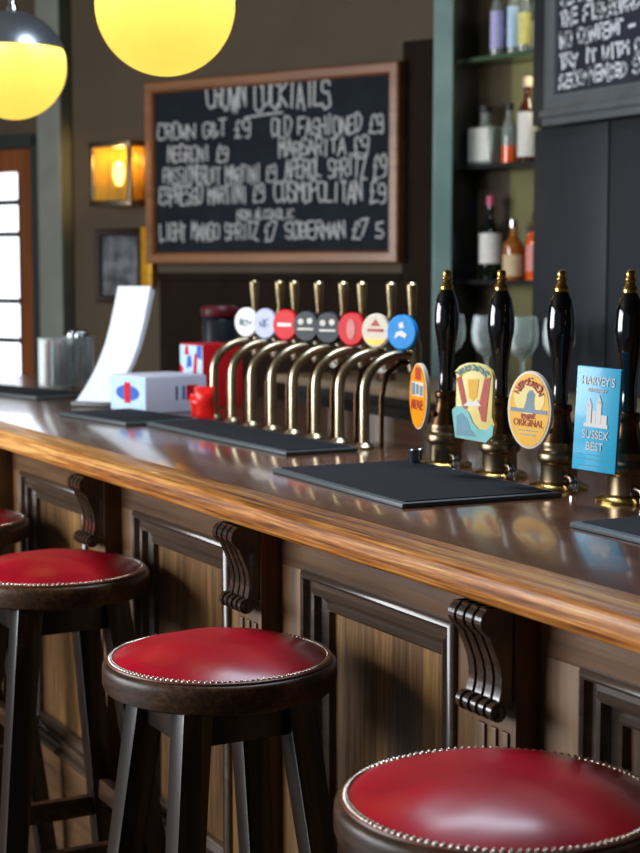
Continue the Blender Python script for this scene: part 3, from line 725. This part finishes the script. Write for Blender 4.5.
# little measure by the first pump
P = atz(415, 468, ZT); b = BM(); lathe(b, [(0, 0), (.012, 0), (.015, .03), (.016, .034), (.0145, .034), (.012, .006), (0, .005)], 24)
o = finish('spirit_measure', b, 'chrome'); o.location = (P.x, P.y, ZT+.0003); tag(o, 'tiny steel spirit measure at the foot of the orange-clip pump', 'measure')

# ------------------------------------------------------------------ back counter and its glasses
bc = thing('back_counter', (0, 0, 0), 'low dark counter with a pale edge behind the taps and pumps', 'back counter')
b = BM(); box(b, -5.2, -1.6, 2.68, 3.07, 0, 1.035, .003); part('carcass', b, 'counter', bc)
b = BM(); box(b, -5.2, -1.6, 2.63, 3.07, 1.035, 1.065, .004); part('counter_top', b, 'counter_edge', bc)
for k in range(6):
    b = BM(); box(b, -5.15+.58*k, -4.62+.58*k, 2.662, 2.68, .12, 1.0, .004); d = part('door', b, 'counter', bc); b = BM(); tube(b, [(-4.68+.58*k, 2.655, .55), (-4.68+.58*k, 2.64, .56), (-4.68+.58*k, 2.64, .68), (-4.68+.58*k, 2.655, .69)], .005, 8); part('handle', b, 'chrome', d)
def wine_glass(x, y, lab, s=1.0):
    b = BM(); shell(b, [(0, 0), (.034, 0), (.034, .002), (.010, .006), (.0045, .014), (.004, .075), (.008, .088), (.026, .102), (.037, .125), (.039, .150), (.034, .190), (.0325, .190), (.0372, .150), (.035, .126), (.024, .105), (0, .093)], 28)
    o = finish('wine_glass', b, 'clear', None, 50); o.location = (x, y, 1.0655); o.scale = (s, s, s)
    tag(o, lab, 'wine glass', 'wine glasses on the back counter'); return o
for px, lab in zip((458, 476, 494, 512, 530, 547), ['leftmost wine glass of the row on the back counter', 'second wine glass from the left on the back counter', 'third wine glass from the left on the back counter', 'third wine glass from the right on the back counter', 'second wine glass from the right on the back counter', 'rightmost wine glass of the row, in front of the charcoal cabinet']):
    wine_glass(aty(px, 375, 2.88).x, 2.85+.07*(px in (476, 512, 547)), lab, 1.22)
# bottles and tins on the back counter seen between the taps
for k, (x, y, m, lab) in enumerate([(-5.02, 2.80, 'gl_dark', 'dark bottle on the back counter behind the far taps'), (-4.86, 2.84, 'gl_clear', 'pale bottle on the back counter behind the middle taps'), (-4.70, 2.80, 'gl_brown', 'brown bottle on the back counter behind the near taps')]):
    r = thing('bottle', (x, y, 1.0655), lab, 'bottle', 0, 'bottles on the back counter'); b = BM(); lathe(b, [(0, 0), (.033, 0), (.035, .005), (.035, .10), (.028, .125), (.013, .150), (.012, .175), (0, .175)], 24); part('bottle_body', b, m, r)
    b = BM(); lathe(b, [(.0356, .03), (.0356, .085)], 24); part('label', b, 'lab_white', r); b = BM(); lathe(b, [(0, .1755), (.014, .1755), (.014, .195), (0, .197)], 16); part('cap', b, 'chrome', r)

# ------------------------------------------------------------------ spirit shelves
SR = math.radians(12)
S0 = atd(456, 163, 5.85); SD = Vector((math.cos(SR), math.sin(SR), 0)); SN = Vector((math.sin(SR), -math.cos(SR), 0))
su = thing('shelf_unit', (S0.x, S0.y, 0), 'dark shelf unit of spirits with a green glass shelf, left of the charcoal cabinet', 'shelf unit', SR)
SWID = .92
b = BM(); box(b, -.055, 0, -.02, .165, 0, 2.7, .004); part('side_panel', b, 'shelf_black', su)
b = BM(); box(b, 0, SWID, .15, .165, 0, 2.7); part('back_panel', b, 'shelf_back', su, 'olive back board')
def s_hit(px, py, off):
    d = ray(px, py); A = Vector((S0.x, S0.y, 0)) - SN*off
    P = CAM + d*((A-CAM).dot(SN)/d.dot(SN)); return (P-A).dot(SD), P.z
SZ = [s_hit(470, y, 0)[1] for y in (58, 165, 280)]
for z, m in zip(SZ, ('shelf_glass', 'shelf_black', 'shelf_black')):
    b = BM(); box(b, .001, SWID, 0, .149, z-.016, z, .002); part('shelf', b, m, su, 'green glass shelf' if m == 'shelf_glass' else None)
def bottle(px, py, rr, h, neck, gl, lab, lm=None, lz=(.15, .6), capm='cap_dark', square=False, off=.065, nk=.35, group='spirit bottles on the shelves'):
    t, z = s_hit(px, py, off); zi = min(SZ, key=lambda v: abs(v-z))
    P = Vector((S0.x, S0.y, 0)) + SD*t - SN*off
    r = thing('bottle', (P.x, P.y, zi+.0004), lab, 'bottle', SR, group)
    hb = h*(1-nk)
    b = BM()
    if square: box(b, -rr, rr, -rr*.6, rr*.6, 0, hb, rr*.25, I4, 3); lathe(b, [(0, hb-.002), (neck*1.3, hb-.002), (neck, hb+.01), (neck, h*.9), (0, h*.9)], 20)
    else: lathe(b, [(0, 0), (rr*.93, 0), (rr, .006), (rr, hb*.85), (rr*.93, hb*.94), (neck*1.6, hb*1.06), (neck, hb*1.16), (neck, h*.9), (0, h*.9)], 24)
    part('bottle_body', b, gl, r)
    if lm:
        b = BM()
        if square: box(b, -rr*.8, rr*.8, -rr*.6-.0012, -rr*.6+.0005, hb*lz[0], hb*lz[1])
        else: lathe(b, [(rr+.0008, hb*lz[0]), (rr+.0008, hb*lz[1])], 24)
        part('label', b, lm, r)
    b = BM(); lathe(b, [(0, h*.88), (neck*1.35, h*.88), (neck*1.35, h*.99), (neck*1.1, h), (0, h)], 16); part('cap', b, capm, r)
    return r
bottle(485, 160, .060, .215, .020, 'gl_clear', 'squat clear gin bottle with white label on the middle shelf', 'lab_white', (.1, .95), 'cap_dark', True)
bottle(509, 158, .027, .215, .011, 'gl_clear', 'slim clear bottle with an orange label, middle shelf centre', 'gl_orange', (.0, .45), 'cap_dark')
bottle(527, 157, .034, .300, .013, 'gl_brown', 'tall dark bottle with pale label at the right of the middle shelf', 'lab_white', (.1, .9), 'cap_cream')
bottle(490, 270, .040, .305, .012, 'gl_dark', 'tall dark wine bottle with white label and pink capsule, lowest shelf', 'lab_white', (.30, .85), 'cap_pink')
bottle(513, 270, .037, .215, .012, 'gl_amber', 'amber spirit bottle with cream label on the lowest shelf', 'lab_cream', (.1, .65), 'chrome')
bottle(530, 272, .024, .19, .011, 'gl_orange', 'small orange liqueur bottle behind others on the lowest shelf', None, capm='cap_dark', off=.115)
bottle(536, 268, .036, .24, .012, 'gl_orange', 'orange bottle with pink label at the right end of the lowest shelf', 'lab_pink', (.2, .8), 'cap_dark')
bottle(497, 50, .024, .27, .011, 'gl_clear', 'clear bottle with lilac label at the left of the glass shelf', 'lab_lilac', (.15, .9), 'lab_yellow', off=.05)
bottle(505, 50, .016, .19, .009, 'gl_brown', 'dark red bottle between pale bottles on the glass shelf', None, capm='cap_dark', off=.115)
bottle(513, 48, .021, .29, .010, 'gl_clear', 'clear bottle with pale blue label on the glass shelf', 'pale_blue', (.15, .9), 'lab_white', off=.07)
bottle(524, 45, .021, .26, .010, 'gl_clear', 'clear bottle with yellow label on the glass shelf', 'lab_yellow', (.15, .8), 'cap_pink', off=.04)
bottle(535, 43, .020, .24, .010, 'gl_clear', 'clear bottle with white label at the right of the glass shelf', 'lab_white', (.15, .7), 'red_card', off=.09)
bottle(545, 42, .016, .27, .009, 'gl_clear', 'half hidden pale bottle against the cabinet on the glass shelf', 'lab_yellow', (.3, .9), 'lab_yellow', off=.12)

# ------------------------------------------------------------------ charcoal cabinet with its chalkboard
CX0 = -4.245
cb = thing('tall_cabinet', (CX0, 3.1, 0), 'tall charcoal painted cabinet behind the hand pumps at the right', 'cabinet')
b = BM(); box(b, 0, 2.6, .004, .16, 0, 2.9); part('carcass', b, 'cab_dark', cb)
b = BM(); box(b, 0, .375, -.022, .003, 1.03, 1.885, .004); part('door', b, 'cab', cb)
b = BM(); box(b, .385, .95, -.022, .003, 1.03, 1.885, .004); part('door', b, 'cab', cb)
b = BM(); box(b, .96, 2.6, -.022, .003, 1.03, 1.885, .004); part('door', b, 'cab', cb)
b = BM(); box(b, 0, 2.6, -.03, .003, 1.90, 2.9, .004); part('fascia', b, 'cab', cb)
# upper chalkboard hung on the fascia
q0 = aty(544, 111, 3.04)
ub = thing('chalkboard', (q0.x, 3.066, q0.z), 'grey framed chalkboard high on the charcoal cabinet, cut by the top right corner', 'chalkboard')
UW, UH = 1.3, .9
b = BM(); box(b, .01, UW-.01, -.012, 0, .01, UH-.01); part('slate', b, 'slate_grey', ub)
b = BM(); ring_frame(b, 0, UW, 0, UH, [(0, 0), (0, -.028), (.006, -.032), (.028, -.032), (.034, -.026), (.044, -.024), (.05, -.013), (.05, 0)]); part('frame', b, 'grey_frame', ub, 'grey painted frame')
b = BM(); box(b, -.002, UW, -.045, -.001, -.022, -.001, .003); box(b, 0, UW, -.034, -.001, -.048, -.0215, .003); part('ledge', b, 'grey_frame', ub, 'grey moulded ledge under the frame')
for k, (tx, z, h, x1) in enumerate([('RECOMMENDED SHARING', .095, .036, .62), ('TRY IT WITH OUR PIES', .155, .036, .66), ('NO CONTENT - GRAVY', .218, .038, .60), ('THE FISHBOARD / MASH', .282, .040, .64), ('SERVED WITH ROAST', .345, .040, .60), ('SMALL PLATES', .405, .038, .40)]):
    chalk_words(tx, .062, x1, z-.03, h*1.08, .0095, ub, -.0125, .02, .5, 4.6, 'chalk_bright')

# ------------------------------------------------------------------ cocktail chalkboard
BT0 = wall_hit(143, 83, .085)[0]; BW = wall_hit(397, 200, .085)[0]-BT0; BZ0 = wall_hit(270, 263, .085)[1]; BH = wall_hit(143, 83, .085)[1]-BZ0
p = wpos(BT0, .055)
cbd = thing('chalkboard', (p[0], p[1], BZ0), 'large wood framed cocktail chalkboard on the back wall above the taps', 'chalkboard', WR)
b = BM(); box(b, .01, BW-.01, -.004, .03, .01, BH-.01); part('slate', b, 'slate', cbd)
b = BM(); ring_frame(b, 0, BW, 0, BH, [(0, .032), (0, -.022), (.006, -.028), (.036, -.028), (.044, -.020), (.046, -.005), (.046, .032)]); part('frame', b, 'board_frame', cbd, 'brown wooden frame')
def bxz(px, py):
    t, z = wall_hit(px, py, .06); return t-BT0, z-BZ0
for tx, xa, xb, yb, ya, w in [('CROWN COCKTAILS', 207, 330, 110, 84, .013), ('CROWN G&T £9', 158, 250, 139, 124, .011), ('NEGRONI £9', 168, 228, 162, 147, .011), ('PASSIONFRUIT MARTINI £9', 164, 276, 184, 168, .010),
    ('ESPRESSO MARTINI £9', 160, 264, 204, 187, .011), ('NON ALCOHOLIC', 238, 294, 219, 210, .008), ('LIGHT MANGO SPRITZ £7', 160, 276, 240, 224, .010), ('OLD FASHIONED £9', 272, 383, 136, 119, .011),
    ('MARGARITA £9', 279, 368, 156, 140, .011), ('APEROL SPRITZ £9', 285, 386, 178, 159, .011), ('COSMOPOLITAN £9', 275, 385, 202, 183, .011), ('SOBERMAN £7 5', 286, 383, 238, 222, .011)]:
    x0, z0 = bxz(xa, yb); x1, z1 = bxz(xb, yb); _, zt = bxz(xa, ya)
    chalk_words(tx, x0, x1, z0, zt-z0, w*.72, cbd, -.0045, (z1-z0)/(x1-x0)*.5, .5, 4.8)
x0, z0 = bxz(245, 118); x1, _ = bxz(283, 115); b = BM(); tube(b, [(x0, -.006, z0), ((x0+x1)/2, -.006, z0+.008), (x1, -.006, z0+.012)], .005, 6); part('underline', b, 'chalk', cbd)

# ------------------------------------------------------------------ wall lantern and picture
t0, z0 = wall_hit(101, 204, .09); t1, z1 = wall_hit(137, 144, .09)
p = wpos((t0+t1)/2, .09)
ln = thing('wall_lantern', (p[0], p[1], z0), 'brass wall lantern with a lit amber bulb, left of the cocktail chalkboard', 'wall lamp', WR)
lw, lh = (t1-t0)/2, z1-z0
b = BM()
for sx in (-1, 1):
    for sy in (-1, 1): box(b, sx*lw-.009, sx*lw+.009, sy*.05-.009, sy*.05+.009, 0, lh, .002)
box(b, -lw-.012, lw+.012, -.062, .062, -.012, .012, .003); box(b, -lw-.012, lw+.012, -.062, .062, lh-.012, lh+.012, .003)
part('frame', b, 'brass', ln)
b = BM(); box(b, -.05, .05, .06, .089, .05, lh-.05, .004); part('wall_bracket', b, 'brass_dark', ln)
for sx, sy in ((0, -1), (0, 1), (-1, 0), (1, 0)):
    b = BM()
    if sx == 0: box(b, -lw+.009, lw-.009, sy*.05-.001, sy*.05+.001, .012, lh-.012)
    else: box(b, sx*lw-.001, sx*lw+.001, -.041, .041, .012, lh-.012)
    part('glass_pane', b, 'amber', ln)
b = BM(); lathe(b, [(0, .012), (.014, .012), (.014, lh*.30), (0, lh*.30)], 16); part('bulb_holder', b, 'brass_dark', ln)
b = BM(); lathe(b, [(0, lh*.30), (.012, lh*.31), (.024, lh*.45), (.026, lh*.55), (.020, lh*.66), (0, lh*.72)], 20); part('bulb', b, 'bulb', ln)
t0, z0 = wall_hit(97, 302, .02); t1, z1 = wall_hit(148, 228, .02)
p = wpos(t0, .012)
pc = thing('framed_picture', (p[0], p[1], z0), 'dark framed monochrome photograph with a gilded right side, under the wall lantern', 'picture', WR)
w_, h_ = t1-t0, z1-z0
b = BM(); box(b, .01, w_-.035, -.002, .010, .01, h_-.01); part('photograph', b, 'photo', pc)
b = BM(); ring_frame(b, 0, w_-.03, 0, h_, [(0, .012), (0, -.016), (.006, -.02), (.026, -.016), (.032, -.002), (.032, .012)]); part('frame', b, 'frame_dark', pc)
b = BM(); box(b, w_-.03, w_+.03, -.024, .012, .06, h_+.005, .004); part('gilded_side', b, 'gilt', pc, 'gilded right side')

# ------------------------------------------------------------------ pendant globes
def pendant(P, lab):
    r = thing('pendant_lamp', (P.x, P.y, P.z), lab, 'pendant lamp', 0, 'globe pendant lamps above the bar'); rr = .1325
    th = lambda d: (rr*math.sin(math.radians(d)), rr*math.cos(math.radians(d)))
    b = BM(); shell(b, [th(a) for a in range(72, 181, 4)] + [(0, -rr)], 64); part('shade', b, 'opal', r, 'glowing opal glass lower globe', 60)
    b = BM(); lathe(b, [(.1*rr, rr+.004)]+[((rr+.002)*math.sin(math.radians(d)), (rr+.002)*math.cos(math.radians(d))) for d in range(8, 75, 4)] + [((rr-.004)*math.sin(math.radians(d)), (rr-.004)*math.cos(math.radians(d))) for d in range(72, 7, -4)], 64); part('cap', b, 'dome', r, 'chrome upper dome', 60)
    b = BM(); lathe(b, [(0, rr-.004), (.016, rr-.004), (.016, rr+.012), (.010, rr+.02), (.010, rr+.03), (0, rr+.03)], 20); tube(b, [(0, 0, rr+.025), (0, 0, 2.88-P.z)], .005, 8); part('stem', b, 'chrome', r)
    b = BM(); lathe(b, [(0, 2.88-P.z), (.05, 2.88-P.z), (.06, 2.949-P.z), (0, 2.949-P.z)], 28); part('ceiling_rose', b, 'chrome', r)
    b = BM(); tube(b, [(.080*math.cos(2*PI*k/48), .080*math.sin(2*PI*k/48), .050) for k in range(49)], .006, 8); part('added_ring', b, 'added_ring', r, 'added ring of light under the chrome dome')  # invented glowing ring, placed to whiten the upper part of the glass
    for k in range(8):
        ld = bpy.data.lights.new('globe_light', 'POINT'); ld.energy = GLOBE_W/8; ld.color = (1, .90, .68); ld.shadow_soft_size = .006
        lo = bpy.data.objects.new('globe_light', ld); COL.objects.link(lo); lo.parent = r; lo.location = (.100*math.cos(PI/4*k+.2), .100*math.sin(PI/4*k+.2), .034)
    return r
GLOBE_W = .64
pendant(atd(13, 66, 4.0), 'globe pendant lamp with chrome dome showing, cut by the left edge')
pendant(atd(165, 5, 3.03), 'larger looking glowing globe pendant lamp cut by the top edge, above the chalkboard corner')

# ------------------------------------------------------------------ light
def area(name, loc, target, size, energy, col, sy=None):
    ld = bpy.data.lights.new(name, 'AREA'); ld.energy = energy; ld.color = col; ld.size = size
    if sy: ld.shape = 'RECTANGLE'; ld.size_y = sy
    o = bpy.data.objects.new(name, ld); COL.objects.link(o); o.location = loc
    o.rotation_euler = (Vector(target)-Vector(loc)).to_track_quat('-Z', 'Y').to_euler(); return o
area('window_light', (-4.3, -2.7, 1.75), (-2.4, 1.3, .9), 3.4, 280, (.93, .96, 1.0), 1.8)
area('ceiling_light', (-2.75, 1.75, 2.9), (-2.7, 1.7, 0), 1.0, 34, (.72, .85, 1.0), .5)
sl = bpy.data.lights.new('shelf_fill', 'POINT'); sl.energy = 6; sl.color = (1, .93, .7); sl.shadow_soft_size = .03  # unseen fill point added behind the cabinet edge to brighten the shelves
lo = bpy.data.objects.new('shelf_fill', sl); COL.objects.link(lo); lo.location = S0 + SD*.70 - SN*.05 + Vector((0, 0, 2.62-S0.z))
sl = bpy.data.lights.new('shelf_fill', 'POINT'); sl.energy = 1.6; sl.color = (1, .93, .75); sl.shadow_soft_size = .02  # second added fill, under the glass shelf; no fitting there
lo = bpy.data.objects.new('shelf_fill', sl); COL.objects.link(lo); lo.location = S0 + SD*.45 - SN*.05 + Vector((0, 0, SZ[0]-.05-S0.z))
pl = bpy.data.lights.new('lantern_light', 'POINT'); pl.energy = 3.5; pl.color = (1, .80, .48); pl.shadow_soft_size = .03
lo = bpy.data.objects.new('lantern_light', pl); COL.objects.link(lo); lo.parent = ln; lo.location = (0, 0, lh*.78)
w = bpy.data.worlds.new('world'); SC.world = w; w.use_nodes = True
w.node_tree.nodes['Background'].inputs[0].default_value = (.80, .88, 1.0, 1); w.node_tree.nodes['Background'].inputs[1].default_value = .15
SC.view_settings.view_transform = 'Standard'; SC.view_settings.look = 'None'; SC.view_settings.exposure = 0.14; SC.view_settings.gamma = 1
SC.view_settings.use_curve_mapping = False
SC.cycles.use_denoising = True
SC.cycles.max_bounces = 10
